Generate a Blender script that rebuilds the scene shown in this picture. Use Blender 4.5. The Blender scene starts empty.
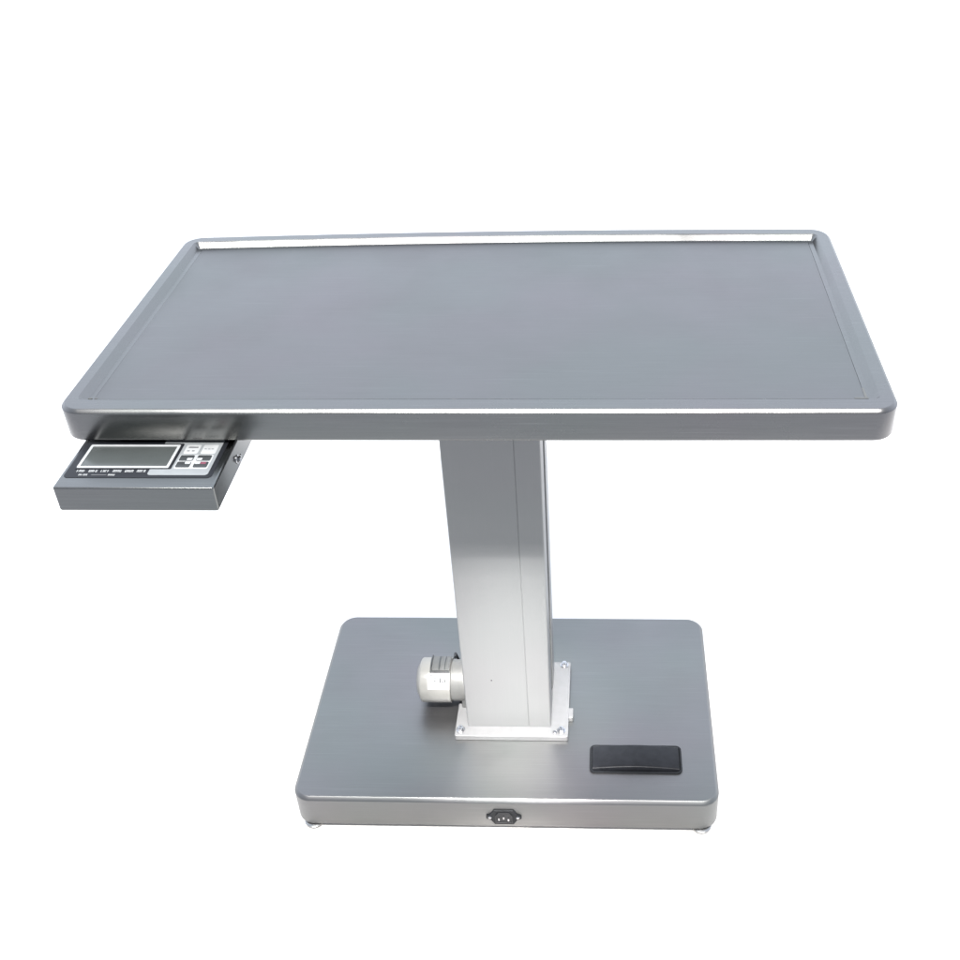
import bpy, bmesh, math, random
from mathutils import Vector, Matrix

random.seed(4)
S = bpy.context.scene
COL = S.collection

# ------------------------------------------------------------------ helpers
def link(name, bm, mat, parent=None, sharp=32, origin=None):
    """one bmesh becomes one mesh object; edges steeper than `sharp` stay crisp"""
    bmesh.ops.recalc_face_normals(bm, faces=bm.faces)
    for f in bm.faces:
        f.smooth = True
    for e in bm.edges:
        if len(e.link_faces) == 2 and e.calc_face_angle(0) > math.radians(sharp):
            e.smooth = False
    if origin is not None:
        bmesh.ops.translate(bm, vec=-Vector(origin), verts=bm.verts)
    me = bpy.data.meshes.new(name)
    bm.to_mesh(me); bm.free()
    me.materials.append(mat)
    o = bpy.data.objects.new(name, me)
    COL.objects.link(o)
    if origin is not None:
        o.location = origin
    if parent is not None:
        o.parent = parent
        if origin is not None and parent.parent is not None:
            pass
    return o

def rr(hx, hy, r, cx=0, cy=0, n=8, m=0):
    """rounded rectangle, counter-clockwise"""
    pts = []
    for (sx, sy, a0) in ((1, 1, 0), (-1, 1, 90), (-1, -1, 180), (1, -1, 270)):
        for k in range(n + 1):
            a = math.radians(a0 + 90 * k / n)
            pts.append((cx + sx * (hx - r) + r * math.cos(a), cy + sy * (hy - r) + r * math.sin(a)))
    if m:
        out = []
        for i, p in enumerate(pts):
            out.append(p); w = pts[(i + 1) % len(pts)]
            if i % (n + 1) == n:
                for k in range(1, m): out.append((p[0] + (w[0] - p[0]) * k / m, p[1] + (w[1] - p[1]) * k / m))
        pts = out
    return pts

def loft(bm, loops, cap0=True, cap1=True, flip=None):
    """loops: lists of 3-D points with one count, bridged in order"""
    rings = [[bm.verts.new(p) for p in L] for L in loops]
    n = len(rings[0])
    for a, b in zip(rings, rings[1:]):
        for i in range(n):
            j = (i + 1) % n
            bm.faces.new((a[i], a[j], b[j], b[i]))
    if cap0: bm.faces.new(rings[0])
    if cap1: bm.faces.new(rings[-1])
    return rings

def z_loops(spec, cx=0, cy=0, n=8, m=0):
    return [[(x, y, z) for x, y in rr(hx, hy, r, cx, cy, n, m)] for hx, hy, r, z in spec]

def slab(bm, x0, x1, y0, y1, z0, z1, r=.004, e=.001, n=5, top_only=False):
    """rounded slab with softened top (and bottom) edge"""
    hx, hy, cx, cy = (x1 - x0) / 2, (y1 - y0) / 2, (x0 + x1) / 2, (y0 + y1) / 2
    sp = []
    if not top_only:
        sp += [(hx - e, hy - e, max(r - e, .0002), z0), (hx - .3 * e, hy - .3 * e, max(r - .3 * e, .0003), z0 + .3 * e), (hx, hy, r, z0 + e)]
    else:
        sp += [(hx, hy, r, z0)]
    if z1 - z0 > 4 * e: sp += [(hx, hy, r, z0 + e * 1.2), (hx, hy, r, z1 - e * 1.2)]
    for k in range(0, 5 if e > .0009 else 3):
        a = math.radians(k * (22.5 if e > .0009 else 45)); q = e * (1 - math.cos(a))
        sp.append((hx - q, hy - q, max(r - q, .0002), z1 - e + e * math.sin(a)))
    if e > .0009: sp += [(hx - 1.3 * e, hy - 1.3 * e, max(r - 1.3 * e, .0002), z1)]
    loft(bm, z_loops(sp, cx, cy, n))

def lathe(bm, prof, c, axis='Z', n=32):
    """prof: (radius, height) pairs along the axis"""
    rings = []
    for r, h in prof:
        ring = []
        for k in range(n):
            a = 2 * math.pi * k / n
            u, v = r * math.cos(a), r * math.sin(a)
            p = {'Z': (u, v, h), 'X': (h, u, v), 'Y': (u, h, v)}[axis]
            ring.append((c[0] + p[0], c[1] + p[1], c[2] + p[2]))
        rings.append(ring)
    loft(bm, rings)

def hexbolt(c, r, h, mat, parent, axis='Z', sgn=1, name='bolt'):
    """washer, hexagonal head and domed centre"""
    bm = bmesh.new()
    lathe(bm, [(r * 1.45, 0), (r * 1.45, sgn * h * .18), (r * 1.3, sgn * h * .24)], c, axis, 24)
    lathe(bm, [(r, sgn * h * .24), (r, sgn * h * .85), (r * .82, sgn * h)], c, axis, 6)
    lathe(bm, [(r * .45, sgn * h), (r * .4, sgn * h * 1.12), (r * .15, sgn * h * 1.16)], c, axis, 16)
    return link(name, bm, mat, parent, 25)

def tube(bm, pts, rad, n=10):
    rings = []
    for i, p in enumerate(pts):
        p = Vector(p)
        d = (Vector(pts[min(i + 1, len(pts) - 1)]) - Vector(pts[max(i - 1, 0)])).normalized()
        a = d.orthogonal().normalized() if i == 0 else (rings_a - d * rings_a.dot(d)).normalized()
        rings_a = a
        b = d.cross(a)
        rings.append([tuple(p + rad * (a * math.cos(t) + b * math.sin(t))) for t in [2 * math.pi * k / n for k in range(n)]])
    loft(bm, rings)

# ------------------------------------------------------------------ materials
def new_mat(name):
    m = bpy.data.materials.new(name); m.use_nodes = True
    nt = m.node_tree
    return m, nt, nt.nodes['Principled BSDF']

def brushed(name, base, rough, brush=(1.5, 160, 160), var=.10, bump=.02, metallic=1.0, tint=.025, aniso=0.0, streak=.09, wave=.25, scratch=.22):
    """brushed sheet steel: fine grain along one axis, cloudy handling marks, faint tint drift"""
    m, nt, P = new_mat(name)
    N, L = nt.nodes.new, nt.links.new
    tc = N('ShaderNodeTexCoord')
    mp = N('ShaderNodeMapping'); mp.inputs['Scale'].default_value = brush
    L(tc.outputs['Object'], mp.inputs['Vector'])
    g = N('ShaderNodeTexNoise'); g.inputs['Scale'].default_value = 6; g.inputs['Detail'].default_value = 4; g.inputs['Roughness'].default_value = .65
    L(mp.outputs[0], g.inputs['Vector'])
    c = N('ShaderNodeTexNoise'); c.inputs['Scale'].default_value = 5; c.inputs['Detail'].default_value = 5; c.inputs['Roughness'].default_value = .6
    L(tc.outputs['Object'], c.inputs['Vector'])
    # tint drift
    t = N('ShaderNodeTexNoise'); t.inputs['Scale'].default_value = 3.3; t.inputs['Detail'].default_value = 2
    mo = N('ShaderNodeMapping'); mo.inputs['Location'].default_value = (7.3, 2.1, 4.4)
    L(tc.outputs['Object'], mo.inputs['Vector']); L(mo.outputs[0], t.inputs['Vector'])
    ramp = N('ShaderNodeValToRGB')
    ramp.color_ramp.elements[0].position = .35; ramp.color_ramp.elements[1].position = .65
    b = base
    ramp.color_ramp.elements[0].color = (b[0] * (1 - tint), b[1] * (1 + tint * .5), b[2] * (1 - tint * .1), 1)
    ramp.color_ramp.elements[1].color = (b[0] * (1 + tint), b[1] * (1 - tint * .4), b[2] * (1 + tint * .6), 1)
    L(t.outputs['Fac'], ramp.inputs['Fac'])
    mr = N('ShaderNodeMapRange'); mr.inputs['From Min'].default_value = .25; mr.inputs['From Max'].default_value = .75
    mr.inputs['To Min'].default_value = 1 - streak; mr.inputs['To Max'].default_value = 1 + streak
    L(g.outputs['Fac'], mr.inputs['Value'])
    mx = N('ShaderNodeVectorMath'); mx.operation = 'SCALE'
    L(ramp.outputs['Color'], mx.inputs[0]); L(mr.outputs[0], mx.inputs['Scale'])
    # sparse fine scratches along the grain
    ms = N('ShaderNodeMapping'); ms.inputs['Scale'].default_value = tuple(v * 2.2 if v > 10 else v * 2 for v in brush); ms.inputs['Rotation'].default_value = (.01, .02, .015)
    L(tc.outputs['Object'], ms.inputs['Vector'])
    sn = N('ShaderNodeTexNoise'); sn.inputs['Scale'].default_value = 2.1; sn.inputs['Detail'].default_value = 1
    L(ms.outputs[0], sn.inputs['Vector'])
    s1 = N('ShaderNodeMapRange'); s1.inputs['From Min'].default_value = .66; s1.inputs['From Max'].default_value = .78
    s1.inputs['To Min'].default_value = 1; s1.inputs['To Max'].default_value = 1 + scratch
    L(sn.outputs['Fac'], s1.inputs['Value'])
    m2 = N('ShaderNodeVectorMath'); m2.operation = 'SCALE'
    L(mx.outputs[0], m2.inputs[0]); L(s1.outputs[0], m2.inputs['Scale'])
    L(m2.outputs[0], P.inputs['Base Color'])
    P.inputs['Metallic'].default_value = metallic
    r1 = N('ShaderNodeMapRange'); r1.inputs['From Min'].default_value = .3; r1.inputs['From Max'].default_value = .7
    r1.inputs['To Min'].default_value = rough - var; r1.inputs['To Max'].default_value = rough + var
    L(c.outputs['Fac'], r1.inputs['Value']); L(r1.outputs[0], P.inputs['Roughness'])
    bp = N('ShaderNodeBump'); bp.inputs['Strength'].default_value = bump; bp.inputs['Distance'].default_value = .001
    L(g.outputs['Fac'], bp.inputs['Height'])
    # sheet metal is never quite flat
    wn = N('ShaderNodeTexNoise'); wn.inputs['Scale'].default_value = 7; wn.inputs['Detail'].default_value = 1.5
    L(tc.outputs['Object'], wn.inputs['Vector'])
    b2 = N('ShaderNodeBump'); b2.inputs['Strength'].default_value = wave; b2.inputs['Distance'].default_value = .004
    L(wn.outputs['Fac'], b2.inputs['Height']); L(bp.outputs[0], b2.inputs['Normal'])
    L(b2.outputs[0], P.inputs['Normal'])
    P.inputs['Anisotropic'].default_value = aniso
    return m

def plain(name, col, rough=.5, metallic=0., noise=.06, scale=60, bump=0., spec=.5, coat=0.):
    m, nt, P = new_mat(name)
    N, L = nt.nodes.new, nt.links.new
    tc = N('ShaderNodeTexCoord')
    n = N('ShaderNodeTexNoise'); n.inputs['Scale'].default_value = scale; n.inputs['Detail'].default_value = 4
    L(tc.outputs['Object'], n.inputs['Vector'])
    mr = N('ShaderNodeMapRange'); mr.inputs['From Min'].default_value = .3; mr.inputs['From Max'].default_value = .7
    mr.inputs['To Min'].default_value = 1 - noise; mr.inputs['To Max'].default_value = 1 + noise
    L(n.outputs['Fac'], mr.inputs['Value'])
    mx = N('ShaderNodeVectorMath'); mx.operation = 'SCALE'; mx.inputs[0].default_value = col
    L(mr.outputs[0], mx.inputs['Scale']); L(mx.outputs[0], P.inputs['Base Color'])
    P.inputs['Roughness'].default_value = rough; P.inputs['Metallic'].default_value = metallic
    P.inputs['Specular IOR Level'].default_value = spec
    P.inputs['Coat Weight'].default_value = coat
    if bump:
        bp = N('ShaderNodeBump'); bp.inputs['Strength'].default_value = bump; bp.inputs['Distance'].default_value = .001
        L(n.outputs['Fac'], bp.inputs['Height']); L(bp.outputs[0], P.inputs['Normal'])
    return m

STEEL = (.172, .170, .168)
M_steel = brushed('brushed_steel', STEEL, .26, var=.06, aniso=.1, bump=.008)
M_panel = brushed('tray_steel', (.160, .157, .156), .36, var=.06, tint=.03, wave=.12, streak=.055, scratch=.15)
M_base = brushed('base_steel', (.190, .190, .189), .42, var=.06, tint=.03, streak=.055, scratch=.15)
M_box = brushed('display_steel', (.170, .168, .166), .25, var=.05)
M_alu = brushed('column_aluminium', (.20, .20, .20), .42, brush=(160, 160, 1.5), var=.05, metallic=.2, tint=.012, streak=.02, wave=.06, scratch=.05)
M_cast = plain('cast_aluminium', (.18, .18, .182), .42, metallic=.3, noise=.05, bump=.05)
M_zinc = plain('zinc_plated_bolt', (.45, .45, .46), .2, metallic=1.)
M_black = plain('black_plastic', (.015, .016, .018), .42, noise=.15, scale=90, bump=.06, spec=.15)
M_rocker = plain('black_rocker_plastic', (.013, .0135, .016), .33, noise=.2, scale=70, bump=.06, spec=.14)
M_blackface = plain('black_face_film', (.012, .013, .016), .45, spec=.25)
M_greyface = plain('grey_face_film', (.21, .22, .225), .4)
M_white = plain('white_print', (.38, .385, .385), .45)
M_lcd = plain('liquid_crystal_screen', (.06, .066, .064), .22, noise=.05, scale=25)
M_btn = plain('dark_button_film', (.035, .038, .04), .4)
M_red = plain('red_print', (.16, .045, .07), .4)
M_greyink = plain('grey_ink', (.12, .12, .125), .5)
M_motor = plain('cream_motor_plastic', (.225, .221, .207), .4, noise=.04, scale=40)
M_motorgrey = plain('grey_motor_metal', (.10, .102, .10), .5, metallic=.2)
M_gear = plain('grey_gearbox_casting', (.13, .13, .125), .5, metallic=.1, noise=.08, bump=.06)
M_label = plain('white_paper_label', (.36, .355, .36), .5)
M_dark = plain('dark_gap', (.02, .02, .022), .6)
M_rubber = plain('grey_foot_metal', (.30, .30, .30), .25, metallic=.9)
M_floor = plain('white_studio_floor', (.94, .905, .865), .85, noise=.008, scale=3, spec=.1)

# ------------------------------------------------------------------ floor
bm = bmesh.new()
bmesh.ops.create_grid(bm, x_segments=8, y_segments=8, size=40)
fl = link('floor', bm, M_floor)
fl['kind'] = 'structure'

# ------------------------------------------------------------------ the table
T = bpy.data.objects.new('examination_table', None)
COL.objects.link(T)
T.empty_display_size = .3
T['label'] = 'stainless steel veterinary examination table with weighing display, square column and rounded base'
T['category'] = 'table'

ZT, TH = 1.0041, .0519            # top of rim, height of skirt
HX, HY = .600, .316
RC = .034
def arc(k, n): return math.radians(90 * k / n)

def bow(bm):
    """the rear edge of the folded sheet is bowed outwards and not quite square"""
    for v in bm.verts:
        if v.co.y > 0:
            v.co.y += v.co.y / HY * (.013 * (1 - (v.co.x / HX) ** 2) + .018 * v.co.x)
# --- tabletop: skirt, rounded edge, rim, slope down to the tray
spec = []
zb_ = ZT - TH
spec.append((HX - .030, HY - .030, .012, zb_ + .004))
spec.append((HX - .030, HY - .030, .012, zb_))
spec.append((HX - .004, HY - .004, RC - .004, zb_))
for k in range(1, 4):
    a = arc(k, 3); spec.append((HX - .004 + .004 * math.sin(a), HY - .004 + .004 * math.sin(a), RC - .004 + .004 * math.sin(a), zb_ + .004 - .004 * math.cos(a)))
E_ = .0055
spec.append((HX, HY, RC, ZT - E_ - .0010))
for k in range(0, 9):
    a = arc(k, 8); ca, sa = math.cos(a) ** 1.75 if k < 8 else 0., math.sin(a) ** 1.75
    spec.append((HX - E_ + E_ * ca, HY - E_ + E_ * ca, RC - E_ + E_ * ca, ZT - E_ + E_ * sa))
spec.append((HX - E_ - .0010, HY - E_ - .0010, RC - E_ - .0010, ZT))
loops = z_loops(spec, n=10, m=24)
# tray opening is not centred: wide front lip, narrow back lip
TX0, TX1, TY0, TY1 = -.577, .575, -.2835, .2900
def tray_loop(inset, z, r):
    return [(x, y, z) for x, y in rr((TX1 - TX0) / 2 - inset, (TY1 - TY0) / 2 - inset, r, (TX0 + TX1) / 2, (TY0 + TY1) / 2, 10, 24)]
DEP = .0108
loops.append(tray_loop(-.0016, ZT, .0105))
loops.append(tray_loop(-.0008, ZT - .0008, .0095))
loops.append(tray_loop(.0004, ZT - .0020, .0085))
loops.append(tray_loop(.0062, ZT - DEP + .0014, .004))
loops.append(tray_loop(.0072, ZT - DEP + .0004, .003))
loops.append(tray_loop(.0150, ZT - DEP, .002))
loops.append(tray_loop(.0150, ZT - DEP - .004, .002))
bm = bmesh.new(); loft(bm, loops, cap0=True, cap1=True)
bow(bm)
top = link('tabletop', bm, M_steel, T, 40)
# --- tray panel lying in the recess, very slightly dished
bm = bmesh.new()
px0, px1, py0, py1 = TX0 + .0158, TX1 - .0158, TY0 + .0158, TY1 - .0158
NX, NY = 48, 24
vs = {}
def dish(x, y):
    u = (x - px0) / (px1 - px0) * 2 - 1; v = (y - py0) / (py1 - py0) * 2 - 1
    return -.0014 * (1 - u * u) * (1 - v * v) + .00018 * math.sin(9 * x + 4 * y) * math.sin(7 * y - 3 * x)
for i in range(NX + 1):
    for j in range(NY + 1):
        x = px0 + (px1 - px0) * i / NX; y = py0 + (py1 - py0) * j / NY
        vs[i, j] = bm.verts.new((x, y, ZT - DEP + .0006 + dish(x, y)))
for i in range(NX):
    for j in range(NY):
        bm.faces.new((vs[i, j], vs[i + 1, j], vs[i + 1, j + 1], vs[i, j + 1]))
ex = bmesh.ops.extrude_face_region(bm, geom=list(bm.faces))
bmesh.ops.translate(bm, vec=(0, 0, -.0022), verts=[g for g in ex['geom'] if isinstance(g, bmesh.types.BMVert)])
bow(bm)
panel = link('tray_panel', bm, M_panel, T, 40)

# open weld seams at the tray's front corners; right-edge strip paints a dark reflection
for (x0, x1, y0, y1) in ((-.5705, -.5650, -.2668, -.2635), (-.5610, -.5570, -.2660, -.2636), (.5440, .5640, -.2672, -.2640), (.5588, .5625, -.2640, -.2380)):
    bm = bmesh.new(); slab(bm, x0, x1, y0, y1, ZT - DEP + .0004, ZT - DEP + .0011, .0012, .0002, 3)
    link('seam_reflection_mark', bm, M_motorgrey, panel)

# --- mounting plate between column and tabletop
CX, CW, CY0, CY1 = -.0069, .1715, -.0842, .085
bm = bmesh.new(); slab(bm, CX - .115, CX + .115, -.12, .12, zb_ - .006, zb_, .01, .001)
link('mounting_plate', bm, M_steel, T)

# --- base plate
BX, BY, BHX, BHY, ZB, ZB0 = -.0054, .0008, .4155, .2623, .0882, .0120
RB = .036
sp = [(BHX - .03, BHY - .03, .01, ZB0 + .003), (BHX - .03, BHY - .03, .01, ZB0), (BHX - .003, BHY - .003, RB - .003, ZB0), (BHX - .0008, BHY - .0008, RB - .0008, ZB0 + .0009), (BHX, BHY, RB, ZB0 + .003)]
E_ = .0070
sp.append((BHX, BHY, RB, ZB - E_ - .001))
for k in range(0, 9):
    a = arc(k, 8); q = E_ * ((math.cos(a) ** 1.75 if k < 8 else 0.) - 1); sp.append((BHX + q, BHY + q, RB + q, ZB - E_ + E_ * math.sin(a) ** 1.75))
sp.append((BHX - E_ - .001, BHY - E_ - .001, RB - E_ - .001, ZB))
bm = bmesh.new(); loft(bm, z_loops(sp, BX, BY, 10))
base = link('base_plate', bm, M_base, T, 40)

# --- feet
def foot(x, y):
    bm = bmesh.new()
    lathe(bm, [(.0165, 0), (.0195, .002), (.0195, .006), (.016, .008), (.008, .0085), (.008, ZB0 + .004)], (x, y, 0), 'Z', 32)
    return link('foot', bm, M_rubber, T, 30)
for x, y in ((-.3885, -.2455), (.3785, -.2455), (-.3885, .236), (.3785, .236)):
    foot(x, y)

# --- column: one extruded profile with a fine seam in front and a channel in each side
def column_profile():
    x0, x1, y0, y1 = CX - CW / 2, CX + CW / 2, CY0, CY1
    r = .0035; pts = []
    def corner(cx, cy, a0):
        for k in range(5):
            a = math.radians(a0 + 90 * k / 4); pts.append((cx + r * math.cos(a), cy + r * math.sin(a)))
    corner(x0 + r, y0 + r, 180)
    sx = .0335
    pts.extend([(sx - .0008, y0), (sx - .0002, y0 + .0007), (sx + .0002, y0 + .0007), (sx + .0008, y0)])
    corner(x1 - r, y0 + r, 270)
    ym = (y0 + y1) / 2
    pts.extend([(x1, ym - .022), (x1 - .007, ym - .022), (x1 - .007, ym + .022), (x1, ym + .022)])
    corner(x1 - r, y1 - r, 0)
    corner(x0 + r, y1 - r, 90)
    pts.extend([(x0, ym + .022), (x0 + .007, ym + .022), (x0 + .007, ym - .022), (x0, ym - .022)])
    return pts
PZ = ZB + .013
prof = column_profile()
bm = bmesh.new()
loft(bm, [[(x, y, z) for x, y in prof] for z in (PZ + .0005, (PZ + zb_) / 2, zb_ - .006)])
column = link('column', bm, M_alu, T, 30)
bm = bmesh.new(); lathe(bm, [(.0014, 0), (.0014, -.0006), (.0008, -.0009)], (-.036, CY0, .234), 'Y', 12)
link('rivet', bm, M_dark, column)

# --- foot plate with bolts
PX0, PX1, PY0, PY1 = -.117, .114, -.110, .103
bm = bmesh.new(); slab(bm, PX0, PX1, PY0, PY1, ZB + .0003, PZ, .004, .0012)
fp = link('foot_plate', bm, M_cast, T)
for x, y in ((-.106, -.094), (.100, -.094), (.1005, .093), (-.106, .093)):
    hexbolt((x, y, PZ), .0062, .009, M_zinc, fp)
hexbolt((.0865, -.0985, PZ), .003, .004, M_zinc, fp, name='screw')
# small cable clip clamped on the plate's edge
bm = bmesh.new(); slab(bm, PX1 - .002, PX1 + .009, -.058, -.030, ZB + .0004, ZB + .012, .003, .0015)
link('cable_clip', bm, M_cast, fp)

# --- motor lying across the base on the column's left side
MC = (0, 0.002, .1465); MR = .0465
bm = bmesh.new()
xa, xb = -.2015, CX - CW / 2 + .003
lathe(bm, [(MR * .56, xa), (MR * .62, xa + .0006), (MR * .965, xa + .0088), (MR * .99, xa + .0102), (MR, xa + .012), (MR, xa + .070), (MR * .985, xa + .0715)], MC, 'X', 56)
motor = link('motor', bm, M_motor, T, 30)
bm = bmesh.new()
lathe(bm, [(MR * .90, xa + .0715), (MR * .92, xa + .073), (MR * .92, xb - .008), (MR * .8, xb - .004), (MR * .8, xb)], MC, 'X', 48)
link('gearbox', bm, M_gear, motor, 30)
# curved paper label on the front upper side: angle 0 = front (-Y), 90 = up
def patch(bm, x0, x1, a0, a1, r, th, n=10):
    o_, i_ = [], []
    for k in range(n + 1):
        a = math.radians(a0 + (a1 - a0) * k / n)
        cy, cz = MC[1] - math.cos(a), math.sin(a)
        o_.append((-math.cos(a) * (r + th) + MC[1], math.sin(a) * (r + th) + MC[2]))
        i_.append((-math.cos(a) * r + MC[1], math.sin(a) * r + MC[2]))
    pr = o_ + i_[::-1]
    loft(bm, [[(x0, y, z) for y, z in pr], [(x1, y, z) for y, z in pr]])
bm = bmesh.new(); patch(bm, xa + .026, xa + .0715, 20, 62, MR + .0002, .0004)
lab = link('motor_label', bm, M_label, motor)
bm = bmesh.new()
for (x0, x1, a0, a1) in ((.040, .043, 40, 44), (.040, .043, 47, 51), (.051, .054, 38, 50), (.0555, .059, 38, 41), (.0555, .059, 47, 50), (.060, .063, 39, 46), (.030, .036, 55, 57)):
    patch(bm, xa + x0, xa + x1, a0, a1, MR + .0007, .0002, 3)
link('label_print', bm, M_btn, lab)
# clear terminal cover on top, held by a thin dark frame
bm = bmesh.new(); patch(bm, xa + .034, xa + .071, 66, 112, MR + .0002, .006)
cov = link('terminal_cover', bm, M_motorgrey, motor, 30)
bm = bmesh.new()
patch(bm, xa + .031, xa + .0335, 62, 116, MR + .0002, .008)
patch(bm, xa + .0335, xa + .071, 62, 65.5, MR + .0002, .004)
patch(bm, xa + .048, xa + .051, 68, 110, MR + .0063, .001); patch(bm, xa + .060, xa + .062, 68, 110, MR + .0063, .001)
link('cover_frame', bm, M_btn, cov, 30)
# bracket that carries the gearbox on the foot plate
bm = bmesh.new(); slab(bm, -.109, CX - CW / 2 - .0015, -.034, .034, PZ + .0003, MC[2] - .012, .003, .001)
link('motor_bracket', bm, M_motorgrey, motor)
bm = bmesh.new()
tube(bm, [(-.128, .046, .168), (-.130, .066, .160), (-.128, .078, .135), (-.124, .084, .112), (-.122, .088, ZB + .004), (-.118, .12, ZB + .0035), (-.095, .150, ZB + .0035), (-.05, .155, ZB + .0035)], .003)
link('motor_cable', bm, M_black, motor, 60)

# --- foot switch: recessed black surround with a two-way rocker
SX0, SX1, SY0, SY1 = .1585, .3415, -.1915, -.1205
bm = bmesh.new()
def sw(ins, z, r): return [(x, y, z) for x, y in rr((SX1 - SX0) / 2 - ins, (SY1 - SY0) / 2 - ins, r, (SX0 + SX1) / 2, (SY0 + SY1) / 2, 6)]
loft(bm, [sw(0, ZB + .0003, .011), sw(0, ZB + .0025, .011), sw(.0008, ZB + .0034, .0102), sw(.0035, ZB + .0034, .008), sw(.0045, ZB + .0024, .007), sw(.0045, ZB + .0006, .007)])
fs = link('foot_switch', bm, M_black, T, 30)
bm = bmesh.new()
rx0, rx1, ry0, ry1 = SX0 + .006, SX1 - .006, SY0 + .006, SY1 - .006
n = 24; rings = []
for k in range(n + 1):
    t = k / n; x = rx0 + (rx1 - rx0) * t
    h = .0065 + .0062 * (1 - abs(2 * t - 1) ** 1.7)
    z0, z1 = ZB + .0007, ZB + h
    rings.append([(x, ry0, z0), (x, ry0 + .001, z1 - .0022), (x, ry0 + .003, z1 - .0004), (x, ry0 + .0055, z1), (x, ry1 - .004, z1), (x, ry1 - .001, z1 - .0012), (x, ry1, z1 - .003), (x, ry1, z0)])
loft(bm, rings)
link('rocker', bm, M_rocker, fs, 50)

# --- mains inlet on the base front
FY = BY - BHY
SC = (-.0075, .0425)
def hexa(w, h, ear, y, k=1.0):
    # flange outline: pointed ears left and right, flat top and bottom
    P = [(-w, 0.0)]
    P = [(-ear, .0035), (-ear, -.0035), (-w * 1.18, -.0085), (-w * .86, -h), (w * .86, -h), (w * 1.18, -.0085), (ear, -.0035), (ear, .0035), (w * 1.18, .0085), (w * .86, h), (-w * .86, h), (-w * 1.18, .0085)]
    return [(SC[0] + x * k, y, SC[1] + z * k) for x, z in P]
bm = bmesh.new()
loft(bm, [hexa(.022, .0205, .0345, FY + .001), hexa(.022, .0205, .0345, FY - .0020), hexa(.022, .0205, .0345, FY - .0028, .97)])
sock = link('power_socket', bm, M_black, T, 30)
def pent(w, h, y):
    P = [(-w, -h), (w, -h), (w, h * .35), (w * .62, h), (-w * .62, h), (-w, h * .35)]
    return [(SC[0] + x, y, SC[1] + z) for x, z in P]
bm = bmesh.new()
loft(bm, [pent(.0168, .0145, FY - .0026), pent(.0168, .0145, FY - .0050), pent(.0150, .0128, FY - .0050), pent(.0146, .0125, FY - .0034)], cap0=True, cap1=True)
link('socket_shroud', bm, M_dark, sock, 30)
for x, z in ((-.0093, -.0005), (0, .0035), (.0093, -.0015)):
    bm = bmesh.new(); slab(bm, SC[0] + x - .0016, SC[0] + x + .0016, FY - .0078, FY - .0033, SC[1] + z - .0035, SC[1] + z + .0035, .0008, .0005)
    link('pin', bm, M_zinc, sock)
for x in (-.0272, .0272):
    bm = bmesh.new(); lathe(bm, [(.0036, -.0026), (.0036, -.0036), (.0026, -.0048), (.001, -.0052)], (SC[0] + x, FY, SC[1]), 'Y', 20)
    link('screw', bm, M_zinc, sock)

# --- weighing display hung under the front left corner
DX0, DX1, DY0, DY1, DZ, DT = -.5744, -.3487, -.4225, -.135, ZT - TH - .0065, .0404
bm = bmesh.new(); slab(bm, DX0, DX1, DY0, DY1, DZ - DT, DZ, .004, .003, 5)
disp = link('weighing_display', bm, M_box, T, 35)
bm = bmesh.new()
slab(bm, DX0 + .02, DX1 - .02, -.26, -.15, DZ - .0003, zb_ + .0003, .003, .0005)
link('hanger', bm, M_steel, disp)
bm = bmesh.new(); slab(bm, -.5690, -.3590, -.3990, -.195, DZ - .0002, DZ + .0006, .007, .0002)
face = link('face_panel', bm, M_blackface, disp)
z1 = DZ + .0006
# grey keypad field, an L that runs round the screen's right end
bm = bmesh.new(); slab(bm, -.4515, -.3655, -.3930, -.205, z1 - .0001, z1 + .0004, .005, .0001)
link('keypad_panel', bm, M_greyface, disp)
# screen in its white frame
def ring(bm, x0, x1, y0, y1, w, z0, z1):
    def R_(i, z, r): return [(x, y, z) for x, y in rr((x1 - x0) / 2 - i, (y1 - y0) / 2 - i, r, (x0 + x1) / 2, (y0 + y1) / 2, 3)]
    loft(bm, [R_(0, z0, .002), R_(0, z1, .002), R_(w, z1, .001), R_(w, z0, .001)], cap0=False, cap1=False)
bm = bmesh.new(); slab(bm, -.5595, -.4215, -.3790, -.3140, z1 - .0001, z1 + .0007, .002, .0001)
link('screen_surround', bm, M_blackface, disp)
bm = bmesh.new(); ring(bm, -.5572, -.4255, -.3768, -.3185, .0040, z1 + .0006, z1 + .0016)
link('screen_frame', bm, M_white, disp)
bm = bmesh.new(); slab(bm, -.5530, -.4297, -.3728, -.3225, z1 + .0006, z1 + .0010, .001, .0001)
link('screen', bm, M_lcd, disp)
# printed legends: a row of small words under the screen, two words below
bm = bmesh.new()
def word(x, y, w, h, n, seed):
    rnd = random.Random(seed)
    cw = w / n
    for k in range(n):
        xx = x + k * cw
        lw = cw * .26
        # each letter: one or two uprights and a bar
        slab(bm, xx, xx + lw, y, y + h, z1 - .0001, z1 + .00045, .0001, .00005, 1)
        if rnd.random() < .75: slab(bm, xx + cw * .52, xx + cw * .52 + lw, y, y + h, z1 - .0001, z1 + .00045, .0001, .00005, 1)
        yb = y + h * rnd.choice((0, .4, .78))
        slab(bm, xx + lw * .9, xx + cw * .54, yb, yb + h * .22, z1 - .0001, z1 + .0004, .0001, .00005, 1)
for k in range(6):
    word(-.5540 + k * .0172, -.3858, .0125, .0052, 4, k)
word(-.5480, -.3945, .0130, .0036, 4, 11); word(-.5060, -.3945, .0100, .0036, 3, 12)
link('legend', bm, M_white, face)
bm = bmesh.new(); slab(bm, -.530, -.5085, -.3934, -.3920, z1 - .0001, z1 + .0004, .0002, .00005, 1)
link('legend_rule', bm, M_greyink, face)
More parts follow.
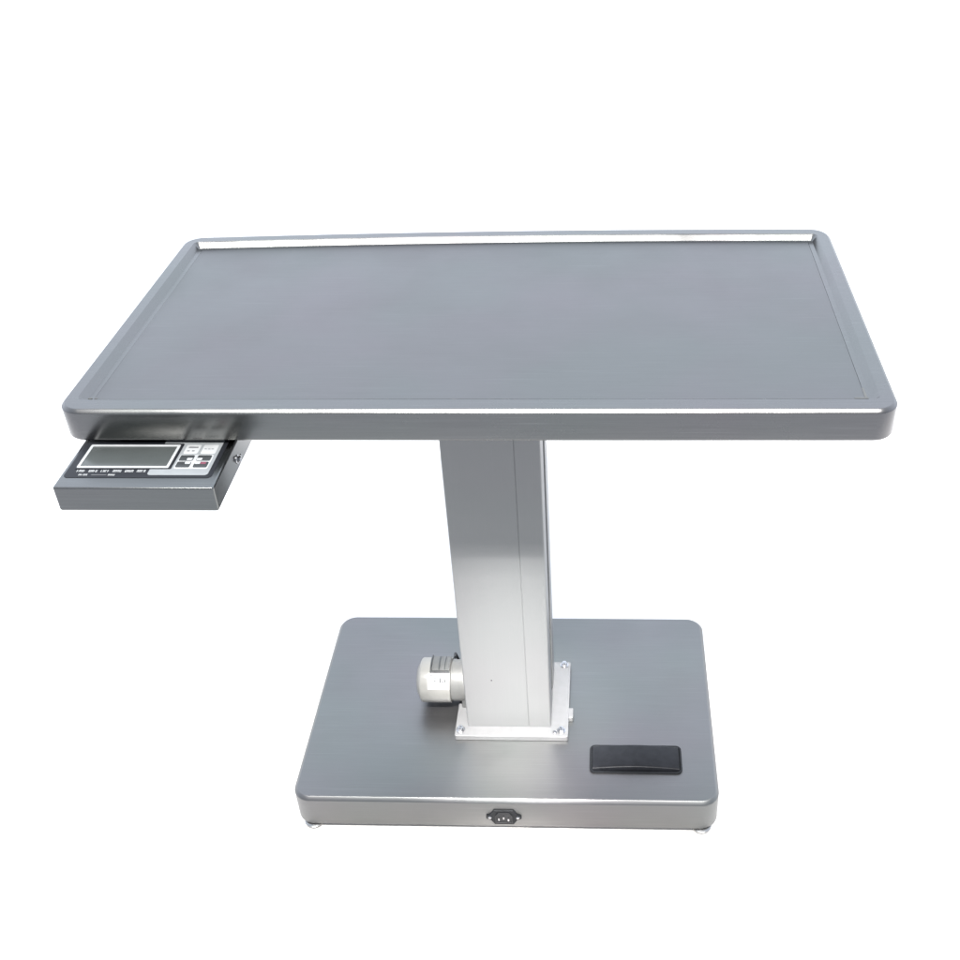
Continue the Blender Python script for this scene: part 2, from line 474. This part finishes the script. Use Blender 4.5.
# keypad: white backing fields and four dark keys, each with a pale corner tab
zk = z1 + .0004
bm = bmesh.new()
slab(bm, -.4165, -.3955, -.3400, -.3175, zk - .0001, zk + .0003, .002, .0001)
slab(bm, -.3915, -.3700, -.3400, -.3175, zk - .0001, zk + .0003, .002, .0001)
slab(bm, -.4185, -.3700, -.3780, -.3425, zk - .0001, zk + .0003, .003, .0001)
link('keypad_backing', bm, M_white, disp)
zk2 = zk + .0003
cxk, cyk = -.3945, -.3600
bi = 0
for (sx, sy) in ((-1, 1), (1, 1), (-1, -1), (1, -1)):
    x0, x1 = (cxk - .0225, cxk - .0025) if sx < 0 else (cxk + .0025, cxk + .0225)
    y0, y1 = (cyk + .0015, cyk + .0150) if sy > 0 else (cyk - .0150, cyk - .0015)
    bm = bmesh.new(); slab(bm, x0, x1, y0, y1, zk2 - .0001, zk2 + .0009, .002, .0004)
    b_ = link('button', bm, M_btn, disp)
    bm = bmesh.new()
    tx = x1 - .0085 if sx < 0 else x0 + .0005
    ty = y0 + .0005 if sy > 0 else y1 - .0060
    slab(bm, tx, tx + .008, ty, ty + .0055, zk2 + .0008, zk2 + .0012, .0015, .0001)
    link('button_tab', bm, M_white, b_)
    if sx > 0 and sy < 0:
        bm = bmesh.new(); slab(bm, x0 + .009, x1 - .003, y1 - .0062, y1 - .001, zk2 + .0008, zk2 + .0012, .001, .0001)
        link('button_mark', bm, M_red, b_)
bm = bmesh.new()
slab(bm, -.4125, -.3985, -.3260, -.3225, zk2 - .0001, zk2 + .0003, .001, .0001)
slab(bm, -.4125, -.4085, -.3345, -.3320, zk2 - .0001, zk2 + .0003, .0008, .0001)
slab(bm, -.4055, -.4015, -.3345, -.3320, zk2 - .0001, zk2 + .0003, .0008, .0001)
for k in range(3): slab(bm, -.3885 + k * .005, -.3850 + k * .005, -.3290, -.3275, zk2 - .0001, zk2 + .0003, .0005, .0001)
link('keypad_print', bm, M_greyink, disp)
# screws on the box's right side
hexbolt((DX1, -.318, DZ - .0235), .0048, .006, M_zinc, disp, 'X', 1, name='screw')
bm = bmesh.new(); lathe(bm, [(.0022, 0), (.0022, .0012), (.001, .002)], (DX1, -.302, DZ - .0275), 'X', 14)
link('screw', bm, M_zinc, disp)

# ------------------------------------------------------------------ light
W = bpy.data.worlds.new('World'); S.world = W; W.use_nodes = True
nt = W.node_tree; bg = nt.nodes['Background']
# invented light gradient: bright behind the table, dimmer behind the camera
tc = nt.nodes.new('ShaderNodeTexCoord'); sep = nt.nodes.new('ShaderNodeSeparateXYZ')
nt.links.new(tc.outputs['Generated'], sep.inputs[0])
mr = nt.nodes.new('ShaderNodeMapRange'); mr.interpolation_type = 'SMOOTHSTEP'
mr.inputs['From Min'].default_value = -.75; mr.inputs['From Max'].default_value = .55
mr.inputs['To Min'].default_value = .55; mr.inputs['To Max'].default_value = 2.0
nt.links.new(sep.outputs['Y'], mr.inputs['Value'])
bg.inputs['Color'].default_value = (.90, .99, 1.13, 1)
nt.links.new(mr.outputs[0], bg.inputs['Strength'])

def area(name, loc, target, size, size_y, power, color=(1, 1, 1), spread=180):
    d = bpy.data.lights.new(name, 'AREA'); d.shape = 'RECTANGLE'; d.size = size; d.size_y = size_y
    d.energy = power; d.color = color; d.spread = math.radians(spread)
    o = bpy.data.objects.new(name, d); COL.objects.link(o)
    o.location = loc
    o.rotation_euler = (Vector(target) - Vector(loc)).to_track_quat('-Z', 'Y').to_euler()
    return o
# added long strip light high in front, for the white lines on the rim and on the tray's back slope
area('highlight_strip', (.35, -2.0, 3.95), (.35, 0, 1.0), 3.8, .30, 50, (1, .985, .96), 50)
# added narrow spot high in front, just clearing the tabletop's edge and lighting the foot of the column
el = math.radians(63)
tgt = Vector((.01, -.09, .13))
d = bpy.data.lights.new('column_spot', 'SPOT'); d.energy = 3000; d.color = (1, .985, .965)
d.spot_size = math.radians(7.4); d.spot_blend = 1.0; d.shadow_soft_size = .05
o = bpy.data.objects.new('column_spot', d); COL.objects.link(o)
o.location = tgt + 4.0 * Vector((.03, -math.cos(el), math.sin(el)))
o.rotation_euler = (tgt - o.location).to_track_quat('-Z', 'Y').to_euler()

# ------------------------------------------------------------------ camera
q = dict(f=1105.4456, cx=561.6246, px=.1879, py=-1.6354, pz=1.8194)
R = Vector((.99922899, .03314286, -.021047)); U = Vector((-.00197964, .57792953, .81608427)); F = Vector((-.03921105, .8154134, -.57754955))
cam = bpy.data.cameras.new('camera'); co = bpy.data.objects.new('camera', cam); COL.objects.link(co)
m = Matrix((R, U, -F)).transposed().to_4x4(); m.translation = Vector((q['px'], q['py'], q['pz']))
co.matrix_world = m
cam.sensor_width = 36; cam.lens = q['f'] * 36 / 960
cam.shift_x = (480 - q['cx']) / 960
cam.clip_end = 300
S.camera = co
S.render.resolution_x = S.render.resolution_y = 1024
S.view_settings.view_transform = 'Standard'; S.view_settings.look = 'None'
S.view_settings.exposure = 0; S.view_settings.gamma = 1
S.cycles.max_bounces = 10; S.cycles.diffuse_bounces = 6; S.cycles.glossy_bounces = 6
S.cycles.use_denoising = True
